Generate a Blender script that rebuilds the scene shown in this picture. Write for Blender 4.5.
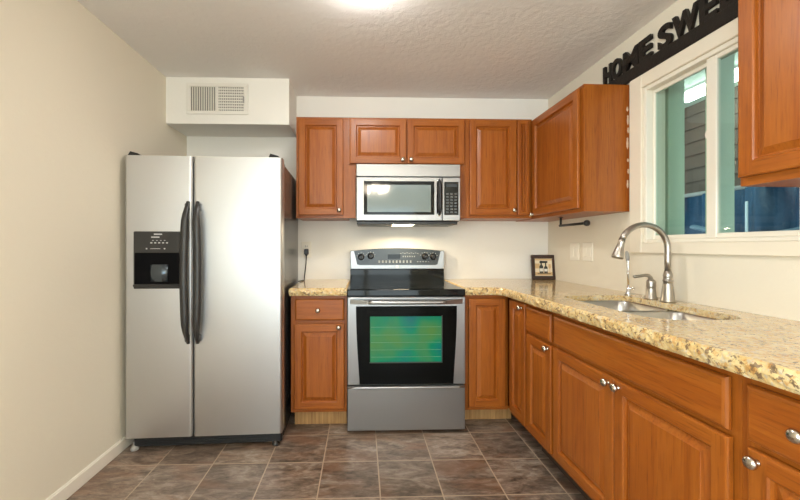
import bpy, bmesh, math, random
from mathutils import Vector, Matrix, noise
for o in list(bpy.data.objects): bpy.data.objects.remove(o)
R = random.Random(7)
SC = bpy.context.scene
COL = SC.collection
PI = math.pi

# ------------------------------------------------------------------ camera, world, big lights, exposure
EYE = 1.207
cam = bpy.data.cameras.new('camera'); co = bpy.data.objects.new('camera', cam); COL.objects.link(co)
co.location = (0, 0, EYE); co.rotation_euler = (PI/2, 0, -.0314)
cam.sensor_fit = 'HORIZONTAL'; cam.sensor_width = 36
cam.lens = 375.47/800*36
cam.shift_x = (400-373.5)/800; cam.shift_y = -(250-246.0)/800
cam.clip_start = .05
SC.camera = co

w = bpy.data.worlds.new('world'); SC.world = w; w.use_nodes = True
bg = w.node_tree.nodes['Background']; bg.inputs[0].default_value = (.80, .90, 1.0, 1); bg.inputs[1].default_value = 1.6

def area(name, loc, rot, sx, sy, power, colour):
    l = bpy.data.lights.new(name, 'AREA'); l.shape = 'RECTANGLE'; l.size = sx; l.size_y = sy; l.energy = power; l.color = colour
    o = bpy.data.objects.new(name, l); COL.objects.link(o); o.location = loc; o.rotation_euler = rot; return o
# fill lamp added behind the camera, shining in by the added glass door
area('rear_fill', (.1, -3.35, 1.05), (PI/2+.25, 0, 0), 2.3, 2.0, 45, (.88, .95, 1.0))
# fill lamp added outside an invented side window, to brighten the room
area('side_fill', (-1.75, -1.55, 1.35), (PI/2+.35, 0, -PI/2), 1.7, 1.3, 150, (.92, .97, 1.0))

SC.view_settings.view_transform = 'Standard'; SC.view_settings.look = 'None'
SC.view_settings.gamma = 1; SC.view_settings.use_curve_mapping = False
SC.view_settings.exposure = 0.62
SC.cycles.use_denoising = True
SC.cycles.max_bounces = 10; SC.cycles.diffuse_bounces = 6; SC.cycles.glossy_bounces = 5; SC.cycles.transparent_max_bounces = 12
SC.cycles.sample_clamp_indirect = 6

# ------------------------------------------------------------------ measures
YB, XL, XR, ZC = 3.084, -1.4155, 1.554, 2.43
DL = .016                       # the right wall is not quite square to the back wall
YF = -3.0                       # wall behind the photographer
RZ = -PI/2 + DL
def RP(u, v, z=0):              # u = distance along the right wall from the corner, v = out from that wall
    return Vector((XR + u*math.sin(DL) - v*math.cos(DL), YB - u*math.cos(DL) - v*math.sin(DL), z))

# ------------------------------------------------------------------ materials
def nm(name):
    m = bpy.data.materials.new(name); m.use_nodes = True
    nt = m.node_tree; return m, nt, nt.nodes, nt.links, nt.nodes['Principled BSDF']
def simple(name, col, rough=.5, metal=0, coat=0, spec=None, emit=None, es=0):
    m, nt, N, L, b = nm(name)
    b.inputs['Base Color'].default_value = (*col, 1); b.inputs['Roughness'].default_value = rough
    b.inputs['Metallic'].default_value = metal; b.inputs['Coat Weight'].default_value = coat
    if spec is not None: b.inputs['Specular IOR Level'].default_value = spec
    if emit: b.inputs['Emission Color'].default_value = (*emit, 1); b.inputs['Emission Strength'].default_value = es
    return m
def coords(N, L, scale, kind='Object'):
    t = N.new('ShaderNodeTexCoord'); mp = N.new('ShaderNodeMapping'); mp.inputs['Scale'].default_value = scale
    L.new(t.outputs[kind], mp.inputs['Vector']); return mp
def ramp(N, stops):
    r = N.new('ShaderNodeValToRGB'); e = r.color_ramp.elements
    while len(e) > 1: e.remove(e[-1])
    e[0].position = stops[0][0]; e[0].color = (*stops[0][1], 1)
    for p, c in stops[1:]:
        q = e.new(p); q.color = (*c, 1)
    return r
def noise_n(N, L, vec, scale, detail=4, rough=.55, dist=0):
    n = N.new('ShaderNodeTexNoise'); n.inputs['Scale'].default_value = scale; n.inputs['Detail'].default_value = detail
    n.inputs['Roughness'].default_value = rough; n.inputs['Distortion'].default_value = dist
    L.new(vec, n.inputs['Vector']); return n
def mixc(N, L, f, a, b, mode='MIX'):
    m = N.new('ShaderNodeMix'); m.data_type = 'RGBA'; m.blend_type = mode
    for s, v in ((m.inputs['Factor'], f), (m.inputs['A'], a), (m.inputs['B'], b)):
        if hasattr(v, 'is_output'): L.new(v, s)
        elif isinstance(v, (int, float)): s.default_value = v
        else: s.default_value = (*v, 1)
    return m.outputs['Result']
def math_n(N, L, op, a, b=0):
    m = N.new('ShaderNodeMath'); m.operation = op
    for s, v in ((m.inputs[0], a), (m.inputs[1], b)):
        if hasattr(v, 'is_output'): L.new(v, s)
        else: s.default_value = v
    return m.outputs[0]
def bump(N, L, b, h, strength, dist=.01):
    n = N.new('ShaderNodeBump'); n.inputs['Strength'].default_value = strength; n.inputs['Distance'].default_value = dist
    L.new(h, n.inputs['Height']); L.new(n.outputs[0], b.inputs['Normal'])

def oak(name, sc):
    m, nt, N, L, b = nm(name)
    oi = N.new('ShaderNodeObjectInfo')
    t = N.new('ShaderNodeTexCoord')
    off = N.new('ShaderNodeVectorMath'); off.operation = 'SCALE'; off.inputs[0].default_value = (7.3, 3.1, 5.7)
    L.new(oi.outputs['Random'], off.inputs['Scale'])
    ad = N.new('ShaderNodeVectorMath'); ad.operation = 'ADD'; L.new(t.outputs['Object'], ad.inputs[0]); L.new(off.outputs[0], ad.inputs[1])
    mp = N.new('ShaderNodeMapping'); mp.inputs['Scale'].default_value = sc; L.new(ad.outputs[0], mp.inputs['Vector'])
    broad = noise_n(N, L, mp.outputs[0], .35, 3, .5, .6)
    fine = noise_n(N, L, mp.outputs[0], 4.6, 5, .66, .3)
    rings = N.new('ShaderNodeMath'); rings.operation = 'PINGPONG'; rings.inputs[1].default_value = 1
    L.new(math_n(N, L, 'MULTIPLY', broad.outputs[0], 9.0), rings.inputs[0])
    r1 = ramp(N, [(.0, (.385, .117, .014)), (.5, (.335, .090, .009)), (1, (.245, .054, .004))])
    L.new(rings.outputs[0], r1.inputs[0])
    r2 = ramp(N, [(.28, (.50, .42, .36)), (.45, (.90, .88, .86)), (.7, (1.08, 1.08, 1.08))]); L.new(fine.outputs[0], r2.inputs[0])
    c = mixc(N, L, .52, r1.outputs[0], (.330, .092, .009))
    c = mixc(N, L, .85, c, r2.outputs[0], 'MULTIPLY')
    L.new(c, b.inputs['Base Color'])
    b.inputs['Roughness'].default_value = .38; b.inputs['Coat Weight'].default_value = .14; b.inputs['Coat Roughness'].default_value = .22; b.inputs['Specular IOR Level'].default_value = .35
    bump(N, L, b, fine.outputs[0], .12, .002)
    return m
OV = oak('oak_upright_grain', (34, 34, 1.7)); OH = oak('oak_level_grain', (1.7, 34, 34))
OAK = [OV, OH]
oak_dark = simple('oak_shadow_line', (.20, .062, .012), .5)
m, nt, N, L, b = nm('pale_oak_kick'); mp = coords(N, L, (30, 30, 2)); n1 = noise_n(N, L, mp.outputs[0], 2, 4)
r = ramp(N, [(.3, (.30, .15, .05)), (.7, (.52, .30, .11))]); L.new(n1.outputs[0], r.inputs[0]); L.new(r.outputs[0], b.inputs['Base Color']); KICK = m

KICK_SHADE = simple('painted_shade_kick', (.045, .028, .018), .6)  # shade under the right run, painted into the kick board's colour
def paint(name, col, tex, strength, dist=.004, rough=.75):
    m, nt, N, L, b = nm(name); mp = coords(N, L, (1, 1, 1)); n1 = noise_n(N, L, mp.outputs[0], tex, 5, .6, .4)
    b.inputs['Base Color'].default_value = (*col, 1); b.inputs['Roughness'].default_value = rough
    b.inputs['Specular IOR Level'].default_value = .25
    bump(N, L, b, n1.outputs[0], strength, dist); return m
WALL = paint('cream_wall_paint', (.75, .69, .57), 38, .30)
WHITE_WALL = paint('off_white_wall_paint', (.85, .825, .765), 38, .25)
CEIL = paint('textured_ceiling_paint', (.84, .82, .795), 26, .45, .010)
TRIM = simple('warm_white_trim', (.80, .73, .60), .4)
VINYL = simple('white_vinyl', (.82, .77, .66), .35)
BASEB = simple('baseboard_paint', (.82, .76, .66), .4)

def floor_mat():
    m, nt, N, L, b = nm('slate_tile_floor'); S = .3043
    t = N.new('ShaderNodeTexCoord'); mp = N.new('ShaderNodeMapping'); mp.inputs['Location'].default_value = (.2145/S, -2.4094/S, 0)
    mp.inputs['Scale'].default_value = (1/S, 1/S, 1); L.new(t.outputs['Object'], mp.inputs['Vector'])
    sep = N.new('ShaderNodeSeparateXYZ'); L.new(mp.outputs[0], sep.inputs[0])
    def edge(o):
        f = math_n(N, L, 'FRACT', o); return math_n(N, L, 'MINIMUM', f, math_n(N, L, 'SUBTRACT', 1.0, f))
    e = math_n(N, L, 'MINIMUM', edge(sep.outputs[0]), edge(sep.outputs[1]))
    fl = N.new('ShaderNodeVectorMath'); fl.operation = 'FLOOR'; L.new(mp.outputs[0], fl.inputs[0])
    wn = N.new('ShaderNodeTexWhiteNoise'); wn.noise_dimensions = '2D'; L.new(fl.outputs[0], wn.inputs['Vector'])
    sc = N.new('ShaderNodeVectorMath'); sc.operation = 'SCALE'; sc.inputs['Scale'].default_value = 13; L.new(wn.outputs['Color'], sc.inputs[0])
    ad = N.new('ShaderNodeVectorMath'); ad.operation = 'ADD'; L.new(t.outputs['Object'], ad.inputs[0]); L.new(sc.outputs[0], ad.inputs[1])
    st = N.new('ShaderNodeMapping'); st.inputs['Scale'].default_value = (1, 2.6, 1); st.inputs['Rotation'].default_value = (0, 0, .35); L.new(ad.outputs[0], st.inputs[0])
    big = noise_n(N, L, st.outputs[0], 4.5, 6, .62, 1.2); fine = noise_n(N, L, st.outputs[0], 20, 6, .7, .8)
    r = ramp(N, [(.32, (.045, .033, .026)), (.44, (.14, .10, .075)), (.53, (.25, .185, .14)), (.62, (.36, .30, .245)), (.74, (.50, .44, .37))])
    L.new(mixc(N, L, .4, big.outputs['Fac'], fine.outputs['Fac']), r.inputs[0])
    rust = noise_n(N, L, st.outputs[0], 2.6, 3, .5, .5); rr = ramp(N, [(.50, (0, 0, 0)), (.68, (1, 1, 1))]); L.new(rust.outputs[0], rr.inputs[0])
    c = mixc(N, L, math_n(N, L, 'MULTIPLY', rr.outputs[0], .5), r.outputs[0], (.26, .115, .055))
    tone = N.new('ShaderNodeMapRange'); tone.inputs['To Min'].default_value = .75; tone.inputs['To Max'].default_value = 1.25; L.new(wn.outputs['Value'], tone.inputs[0])
    c = mixc(N, L, 1.0, c, tone.outputs[0], 'MULTIPLY')
    g = N.new('ShaderNodeMath'); g.operation = 'LESS_THAN'; g.inputs[1].default_value = .0105; L.new(e, g.inputs[0])
    c = mixc(N, L, g.outputs[0], c, (.42, .32, .23)); L.new(c, b.inputs['Base Color'])
    rg = N.new('ShaderNodeMapRange'); rg.inputs['To Min'].default_value = .22; rg.inputs['To Max'].default_value = .48; L.new(fine.outputs[0], rg.inputs[0]); L.new(rg.outputs[0], b.inputs['Roughness'])
    hh = math_n(N, L, 'SUBTRACT', math_n(N, L, 'MULTIPLY', fine.outputs[0], .5), math_n(N, L, 'MULTIPLY', g.outputs[0], .6))
    bump(N, L, b, hh, .25, .004); return m
FLOOR = floor_mat()

def granite(name, dk, sat):
    m, nt, N, L, b = nm(name); mp = coords(N, L, (1, 1, 1))
    a = noise_n(N, L, mp.outputs[0], 9, 6, .65, 1.0); f = noise_n(N, L, mp.outputs[0], 70, 5, .7, .3)
    r = ramp(N, [(.28, (.40, .22, .065)), (.42, (.60, .41, .16)), (.55, (.70, .55, .28)), (.72, (.73, .65, .46))]); L.new(mixc(N, L, .45, a.outputs['Fac'], f.outputs['Fac']), r.inputs[0])
    v = N.new('ShaderNodeTexVoronoi'); v.inputs['Scale'].default_value = 125; v.inputs['Randomness'].default_value = 1
    dis = mixc(N, L, .03, mp.outputs[0], f.outputs['Color'], 'ADD'); L.new(dis, v.inputs['Vector'])
    sepv = N.new('ShaderNodeSeparateColor'); L.new(v.outputs['Color'], sepv.inputs[0])
    clus = noise_n(N, L, mp.outputs[0], 42, 3, .55, .5)
    dark = math_n(N, L, 'MULTIPLY', math_n(N, L, 'GREATER_THAN', sepv.outputs[0], .60), math_n(N, L, 'GREATER_THAN', clus.outputs[0], .52))
    c = mixc(N, L, math_n(N, L, 'MULTIPLY', dark, dk), r.outputs[0], (.12, .060, .045))
    grey = math_n(N, L, 'MULTIPLY', math_n(N, L, 'GREATER_THAN', sepv.outputs[1], .78), math_n(N, L, 'LESS_THAN', clus.outputs[0], .5))
    c = mixc(N, L, math_n(N, L, 'MULTIPLY', grey, .6), c, (.50, .46, .40))
    ora = math_n(N, L, 'GREATER_THAN', sepv.outputs[2], .85)
    c = mixc(N, L, math_n(N, L, 'MULTIPLY', ora, .6), c, (.55, .26, .06))
    hs = N.new('ShaderNodeHueSaturation'); hs.inputs['Saturation'].default_value = sat; L.new(c, hs.inputs['Color']); L.new(hs.outputs[0], b.inputs['Base Color']); b.inputs['Roughness'].default_value = .13; b.inputs['Coat Weight'].default_value = .3; b.inputs['Coat Roughness'].default_value = .06
    return m
GRAN = granite('golden_granite', .62, .95)
GEDGE = granite('chiselled_granite_edge', .78, 1.0)
GEDGE.node_tree.nodes['Principled BSDF'].inputs['Roughness'].default_value = .42
GEDGE.node_tree.nodes['Principled BSDF'].inputs['Coat Weight'].default_value = .1

def steel(name, col, sc, rough=.28, aniso=.5):
    m, nt, N, L, b = nm(name); mp = coords(N, L, sc); n1 = noise_n(N, L, mp.outputs[0], 3, 4, .6)
    b.inputs['Metallic'].default_value = 1; b.inputs['Base Color'].default_value = (*col, 1)
    rg = N.new('ShaderNodeMapRange'); rg.inputs['To Min'].default_value = rough-.05; rg.inputs['To Max'].default_value = rough+.08; L.new(n1.outputs[0], rg.inputs[0]); L.new(rg.outputs[0], b.inputs['Roughness'])
    b.inputs['Anisotropic'].default_value = aniso
    bump(N, L, b, n1.outputs[0], .04, .001); return m
STEEL = steel('brushed_steel', (.37, .37, .37), (2, 2, 160), .33)
STEELV = steel('brushed_steel_upright', (.57, .57, .57), (160, 160, 2), .36)
SINKM = simple('sink_steel', (.50, .495, .48), .30, 1)
NICKEL = simple('brushed_nickel', (.44, .41, .37), .32, 1)
KNOBM = simple('satin_nickel', (.58, .54, .47), .22, 1)
CHROME = simple('chrome', (.80, .80, .80), .08, 1)
BLACKG = simple('black_glass', (.004, .005, .005), .06, 0, 0, .25)
BLACKP = simple('black_plastic', (.012, .012, .013), .35)
CHARC = simple('charcoal_plastic', (.028, .027, .026), .34)
GRILLM = simple('grille_black', (.014, .016, .018), .4)
DARKP = simple('dark_panel', (.030, .039, .047), .25)
GREYBODY = simple('fridge_side_grey', (.035, .034, .034), .22)
DISPIN = simple('dispenser_recess', (.003, .003, .004), .3, 0, 0, .08)
PADDLE = simple('dispenser_paddle', (.10, .12, .14), .2, .8)
OVENBLK = simple('oven_black_glass', (.003, .0035, .0035), .08, 0, 0, .10)
PRINT = simple('pale_print', (.55, .56, .55), .5)
PRINTB = simple('grey_print', (.24, .26, .27), .5)
PRINTD = simple('dim_print', (.10, .105, .105), .5)
IRON = simple('black_iron', (.012, .010, .009), .45)
SIGNM = paint('weathered_black_iron', (.016, .012, .009), 60, .6, .006, .48)
PLATE = simple('switch_plate', (.84, .79, .68), .35)
WHITEP = simple('white_plastic', (.80, .77, .70), .4)
GREYP = simple('grey_plastic', (.35, .34, .32), .45)
DARKVOID = simple('duct_dark', (.16, .145, .13), .8)
m, nt, N, L, b = nm('microwave_window'); b.inputs['Base Color'].default_value = (.17, .22, .22, 1); b.inputs['Roughness'].default_value = .09; b.inputs['Coat Weight'].default_value = .6; MWGLASS = m
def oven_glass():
    m, nt, N, L, b = nm('green_oven_glass'); mp = coords(N, L, (1, 1, 1)); n1 = noise_n(N, L, mp.outputs[0], 4.2, 2, .4, .3)  # base colour blotched teal, green and olive by noise
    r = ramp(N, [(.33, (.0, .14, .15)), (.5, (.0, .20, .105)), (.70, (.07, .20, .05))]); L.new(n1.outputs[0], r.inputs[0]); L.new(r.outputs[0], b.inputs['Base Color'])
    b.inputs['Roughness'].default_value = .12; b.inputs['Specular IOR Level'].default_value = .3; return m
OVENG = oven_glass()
OVENLINE = simple('oven_rack_wire', (.12, .30, .17), .3, .4)
def glass(name, tint, alpha_gloss=1):
    m = bpy.data.materials.new(name); m.use_nodes = True; nt = m.node_tree; N = nt.nodes; L = nt.links
    N.remove(N['Principled BSDF']); out = N['Material Output']
    tr = N.new('ShaderNodeBsdfTransparent'); tr.inputs[0].default_value = (*tint, 1)
    gl = N.new('ShaderNodeBsdfGlossy'); gl.inputs['Roughness'].default_value = .02
    fr = N.new('ShaderNodeFresnel'); fr.inputs[0].default_value = 1.5; mx = N.new('ShaderNodeMixShader')
    ge = N.new('ShaderNodeNewGeometry')
    L.new(math_n(N, L, 'MULTIPLY', fr.outputs[0], math_n(N, L, 'SUBTRACT', 1.0, ge.outputs['Backfacing'])), mx.inputs[0]); L.new(tr.outputs[0], mx.inputs[1]); L.new(gl.outputs[0], mx.inputs[2]); L.new(mx.outputs[0], out.inputs[0]); return m
PANE = glass('window_glass', (.80, .90, .86)); CLEAR = glass('added_pane_glass', (.93, .96, .95))
def glow(name, col, s): return simple(name, (.8, .8, .8), .5, emit=col, es=s)
DOME = glow('lit_dome_glass', (1.0, .97, .93), 44)
TUBE = glow('fluorescent_diffuser', (.93, 1.0, .95), 14)
SHADE = glow('lit_amber_shade', (1.0, .84, .64), 24)
HOODL = glow('hood_lamp_lens', (1.0, .80, .48), 2.5)
REDLED = glow('red_led', (1, .12, .04), .6)
GREENW = paint('pale_green_wood', (.62, .70, .58), 30, .4)
KNOT = simple('wood_knot', (.10, .065, .04), .6)
CLAP = paint('brown_siding', (.13, .092, .072), 30, .3)
SLAB = simple('concrete', (.35, .34, .32), .8)
TARP = paint('blue_tarp', (.035, .085, .16), 12, .6, .02, .4)
TARPL = paint('pale_blue_tarp', (.16, .24, .32), 12, .6, .02, .45)
STRAP = simple('white_strap', (.75, .82, .85), .5)
PATC = simple('patio_ceiling_paint', (.55, .62, .52), .7)
PICW = simple('picture_paper', (.62, .42, .20), .5); PICL = simple('picture_pale', (.78, .68, .50), .5)
PICD = simple('picture_dark_bottle', (.03, .03, .025), .4); PICK = simple('bottle_label', (.75, .72, .65), .5)
FRAMEM = simple('dark_walnut_frame', (.030, .011, .007), .3, 0, .3)
BURN = simple('burner_ring', (.055, .055, .058), .25)
CAULK = simple('caulk', (.66, .50, .36), .6)

# ------------------------------------------------------------------ mesh helpers
class MB:
    def __init__(s): s.bm = bmesh.new(); s.mi = 0
    def _fin(s, before):
        for f in s.bm.faces:
            if f not in before: f.material_index = s.mi
    def face(s, pts, smooth=False):
        f = s.bm.faces.new([s.bm.verts.new(p) for p in pts]); f.material_index = s.mi; f.smooth = smooth; return f
    def box(s, x0, x1, y0, y1, z0, z1, bev=0, seg=1):
        v = [s.bm.verts.new((x, y, z)) for x in (x0, x1) for y in (y0, y1) for z in (z0, z1)]
        fs = [s.bm.faces.new([v[i] for i in q]) for q in ((0, 1, 3, 2), (4, 6, 7, 5), (0, 4, 5, 1), (2, 3, 7, 6), (0, 2, 6, 4), (1, 5, 7, 3))]
        for f in fs: f.material_index = s.mi
        if bev:
            es = list({e for f in fs for e in f.edges})
            r = bmesh.ops.bevel(s.bm, geom=es, offset=bev, segments=seg, profile=.5, affect='EDGES', clamp_overlap=True)
            for f in r['faces']: f.material_index = s.mi; f.smooth = seg > 1
        return s
    def loft(s, rings, closed=True, cap0=True, cap1=True, smooth=True):
        rv = [[s.bm.verts.new(p) for p in r] for r in rings]; n = len(rv[0])
        for a, b in zip(rv, rv[1:]):
            for i in range(n if closed else n-1):
                j = (i+1) % n
                f = s.bm.faces.new((a[i], a[j], b[j], b[i])); f.material_index = s.mi; f.smooth = smooth
        if cap0: f = s.bm.faces.new(rv[0][::-1]); f.material_index = s.mi
        if cap1: f = s.bm.faces.new(rv[-1]); f.material_index = s.mi
        return s
    def lathe(s, prof, c=(0, 0, 0), axis='Z', seg=24, sx=1, sy=1):
        rings = []
        for r, h in prof:
            ring = []
            for i in range(seg):
                a = 2*PI*i/seg; p, q = max(r, 1e-4)*math.cos(a)*sx, max(r, 1e-4)*math.sin(a)*sy
                v = {'Z': (p, q, h), 'Y': (p, h, q), '-Y': (p, -h, q), 'X': (h, p, q)}[axis]
                ring.append(Vector(c)+Vector(v))
            rings.append(ring)
        return s.loft(rings)
    def tube(s, pts, r, seg=12, flat=1.0):
        pts = [Vector(p) for p in pts]; rs = r if isinstance(r, (list, tuple)) else [r]*len(pts)
        rings = []; t0 = (pts[1]-pts[0]).normalized()
        nrm = t0.cross(Vector((0, 0, 1)))
        if nrm.length < 1e-3: nrm = t0.cross(Vector((0, 1, 0)))
        nrm.normalize()
        for i, p in enumerate(pts):
            t = (pts[min(i+1, len(pts)-1)]-pts[max(i-1, 0)]).normalized()
            nrm = (nrm - t*nrm.dot(t)).normalized(); bn = t.cross(nrm)
            rings.append([p+nrm*math.cos(2*PI*k/seg)*rs[i]+bn*math.sin(2*PI*k/seg)*rs[i]*flat for k in range(seg)])
        return s.loft(rings)
    def prism(s, poly, y0, y1, smooth=False):      # polygon in x,z pushed through y
        return s.loft([[(x, y0, z) for x, z in poly], [(x, y1, z) for x, z in poly]], smooth=smooth)
    def build(s, name, mats, parent=None, loc=(0, 0, 0), rz=0, bevel=0):
        bmesh.ops.recalc_face_normals(s.bm, faces=s.bm.faces[:])
        me = bpy.data.meshes.new(name); s.bm.to_mesh(me); s.bm.free()
        for m in (mats if isinstance(mats, (list, tuple)) else [mats]): me.materials.append(m)
        return link(name, me, parent, loc, rz)
def link(name, me, parent=None, loc=(0, 0, 0), rz=0):
    o = bpy.data.objects.new(name, me); COL.objects.link(o); o.location = loc; o.rotation_euler = (0, 0, rz)
    if parent: o.parent = parent
    return o
def tag(o, label=None, cat=None, group=None, kind=None):
    for k, v in (('label', label), ('category', cat), ('group', group), ('kind', kind)):
        if v: o[k] = v
    return o
def thing(name, loc, label, cat, rz=0, group=None, kind=None):
    o = link(name, None, None, loc, rz); return tag(o, label, cat, group, kind)
def bx(name, mats, parent, dims, bev=0, loc=(0, 0, 0), seg=1): return MB().box(*dims, bev, seg).build(name, mats, parent, loc)

# ------------------------------------------------------------------ setting
def struct(o, label, cat): return tag(o, label, cat, kind='structure')
struct(bx('floor', FLOOR, None, (-1.6, 1.80, YF-.12, YB+.12, -.1, 0)), 'brown slate look tile floor with pale grout', 'floor')
struct(bx('ceiling', CEIL, None, (-1.6, 1.80, YF-.12, YB+.12, ZC, ZC+.1)), 'textured off white ceiling', 'ceiling')
mb = MB()
for d in ((YF-.12, -2.4, 0, ZC), (-.7, YB+.12, 0, ZC), (-2.4, -.7, 0, .8), (-2.4, -.7, 2.1, ZC)): mb.box(XL-.12, XL, d[0], d[1], d[2], d[3])
struct(mb.build('wall_left', WALL, None), 'cream textured wall beside the refrigerator', 'wall')
struct(bx('wall_back', WHITE_WALL, None, (XL, 1.80, YB, YB+.12, 0, ZC)), 'off white wall behind the stove and cabinets', 'wall')
P0 = RP(0, 0)
WU0, WU1, WZ0, WZ1 = 1.046, 1.80, 1.225, 2.085        # window opening
mb = MB(); U2 = 6.2
for d in ((-.0, WU0, 0, ZC), (WU1, U2, 0, ZC), (WU0, WU1, 0, WZ0), (WU0, WU1, WZ1, ZC)): mb.box(d[0], d[1], 0, .12, d[2], d[3])
struct(mb.build('wall_right', WALL, None, P0, RZ), 'cream wall above the sink with the window in it', 'wall')
mb = MB()
for d in ((XL, -1.05, 0, ZC), (1.25, 1.80, 0, ZC), (-1.05, 1.25, 2.15, ZC)): mb.box(d[0], d[1], YF-.12, YF, d[2], d[3])
struct(mb.build('wall_front', WALL, None), 'cream wall behind the photographer with an added glass door', 'wall')
struct(bx('soffit', WHITE_WALL, None, (XL, -.531, 2.763, YB, 2.094, ZC)), 'boxed duct soffit above the refrigerator', 'soffit')
mb = MB(); mb.box(0, .014, 0, YB-YF, 0, .068, .003).box(0, .009, 0, YB-YF, .066, .074, .003)
struct(mb.build('baseboard_left', BASEB, None, (XL, YF, 0)), 'white baseboard along the left wall', 'baseboard')
# glass door added behind the photographer as an opening for the rear fill lamp
d1 = thing('added_door', (.1, YF-.06, 0), 'white sliding glass door added behind the photographer to let in fill light', 'door', kind='structure')
mb = MB()
for d in ((-1.15, -1.07, 0, 2.15), (1.07, 1.15, 0, 2.15), (-1.07, 1.07, 2.07, 2.15), (-1.07, 1.07, 0, .06), (-.05, .05, .06, 2.07)): mb.box(d[0], d[1], -.04, .04, d[2], d[3], .004)
mb.build('added_door_frame', VINYL, d1)
bx('pane', CLEAR, d1, (-1.07, 1.07, -.005, .005, .06, 2.07))

w2_ = thing('added_window', (XL-.06, -1.55, .8), 'white window added in the left wall behind the photographer for fill light', 'window', kind='structure')  # unseen window, added as an opening for the side fill lamp
mb = MB()
for d in ((-.85, -.79, 0, 1.3), (.79, .85, 0, 1.3), (-.79, .79, 1.24, 1.3), (-.79, .79, 0, .06), (-.02, .02, .06, 1.24)): mb.box(-.04, .04, d[0], d[1], d[2], d[3], .004)
mb.build('window_frame', VINYL, w2_)  # frame of the added window
bx('pane', CLEAR, w2_, (-.004, .004, -.79, .79, .06, 1.24))
# window over the sink
wn = thing('window_1', RP(0, 0), 'white sliding window above the sink', 'window', RZ, kind='structure')
mb = MB()
CU0, CU1, CZ0, CZ1 = .957, 1.850, 1.168, 2.158
for d in ((CU0, WU0, CZ0, CZ1), (WU1, CU1, CZ0, CZ1), (WU0, WU1, WZ1, CZ1), (WU0, WU1, CZ0, WZ0)): mb.box(d[0], d[1], -.02, 0, d[2], d[3], .003)
mb.build('casing', TRIM, wn)
mb = MB()
for d in ((WU0, WU0+.022, WZ0, WZ1), (WU1-.018, WU1, WZ0, WZ1), (WU0+.022, WU1-.018, WZ1-.022, WZ1), (WU0+.022, WU1-.018, WZ0, WZ0+.018)): mb.box(d[0], d[1], -.008, .060, d[2], d[3], .003)
mb.build('window_frame', VINYL, wn)
def sash(u0, u1, y0, y1, s0, s1, name):
    z0, z1 = WZ0+.018, WZ1-.022
    mb = MB(); mb.box(u0, u0+s0, y0, y1, z0, z1, .003).box(u1-s1, u1, y0, y1, z0, z1, .003)
    mb.box(u0+s0, u1-s1, y0, y1, z1-.02, z1, .003).box(u0+s0, u1-s1, y0, y1, z0, z0+.022, .003)
    o = mb.build(name, VINYL, wn); bx('pane', PANE, o, (u0+s0, u1-s1, (y0+y1)/2-.002, (y0+y1)/2+.002, z0+.022, z1-.02)); return o
sl = sash(WU0+.022, 1.425, .030, .050, .012, .022, 'sash')
sash(1.408, WU1-.018, .004, .028, .05, .012, 'sash')
mb = MB(); mb.lathe([(.012, 0), (.026, .004), (.026, .016), (.020, .022)], (1.413, .030, 1.72), '-Y', 20, .7, 1.0)
mb.build('latch', VINYL, wn)

# what is seen through the window: a covered patio with a work light
struct(bx('patio_slab', SLAB, None, (1.80, 5.2, -1.0, 6.5, -.12, -.02)), 'grey concrete patio slab outside the window', 'slab')
struct(bx('patio_ceiling', PATC, None, (1.80, 4.8, -1.0, 6.5, 2.80, 2.86)), 'pale green patio ceiling beyond the window', 'ceiling')
mb = MB()
for k in range(19):
    z = -.02+k*.15; mb.loft([[(3.725, -1, z), (3.74, -1, z+.15), (3.82, -1, z+.15), (3.82, -1, z)], [(3.725, 6.5, z), (3.74, 6.5, z+.15), (3.82, 6.5, z+.15), (3.82, 6.5, z)]], smooth=False)
struct(mb.build('patio_wall', CLAP, None), 'brown lap siding wall across the patio', 'wall')
def post(u, width, v, label, knots):
    o = thing('wooden_post', RP(u+width/2, v, -.02), label, 'post', RZ, 'green posts outside the window')
    bx('shaft', GREENW, o, (-width/2, width/2, -.05, .05, 0, 2.82), .004)
    for kx, kz in knots:
        mb = MB(); mb.lathe([(.012, 0), (.011, .003), (.002, .004)], (kx, -.05, kz), '-Y', 10); mb.build('knot', KNOT, o)
post(.80, .175, -.25, 'wide pale green wooden post outside the left window pane', ((-.05, 1.66), (.0, 1.68), (.03, 1.66), (.0, 1.30), (.04, 1.29), (-.04, 1.22)))
post(1.20, .062, -.25, 'narrow pale green wooden post outside the right window pane', ((0, 1.6), (.01, 1.9)))
t = thing('fluorescent_fixture', RP(-.78, -1.85, 2.74), 'long lit fluorescent fixture on the patio ceiling seen through the window', 'light', RZ)
bx('housing', WHITEP, t, (0, 1.3, -.10, .10, .04, .08), .006); bx('diffuser', TUBE, t, (.02, 1.28, -.065, .065, -.02, .04), .02, seg=2)
t = thing('blue_tarp', RP(-1.2, -1.9, -.02), 'dark blue tarp hung across the patio behind the right pane', 'tarp', RZ)
mb = MB(); n = 60
mb.loft([[(x*2.2/n, .04*math.sin(x*.55)+.015*math.sin(x*1.7), z) for x in range(n+1)] for z in (.0, .6, 1.2, 1.75)] , closed=False, cap0=False, cap1=False)
o = mb.build('cloth', TARP, t); md = o.modifiers.new('thick', 'SOLIDIFY'); md.thickness = .006
mb = MB(); mb.tube([(0, 0, 1.76), (2.2, 0, 1.76)], .02); mb.build('rail', SLAB, t)
bx('strap', STRAP, t, (1.10, 1.125, -.07, -.06, 1.25, 1.62), .003); bx('strap', STRAP, t, (1.62, 1.65, -.07, -.06, 1.15, 1.75), .003)
mb = MB(); pts = [(.62+1.2*i/20, -.09, 1.42-.10*math.sin(PI*i/20)) for i in range(21)]; mb.tube(pts, .045, 10, .5); mb.build('sling', TARPL, t); mb = MB()
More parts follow.
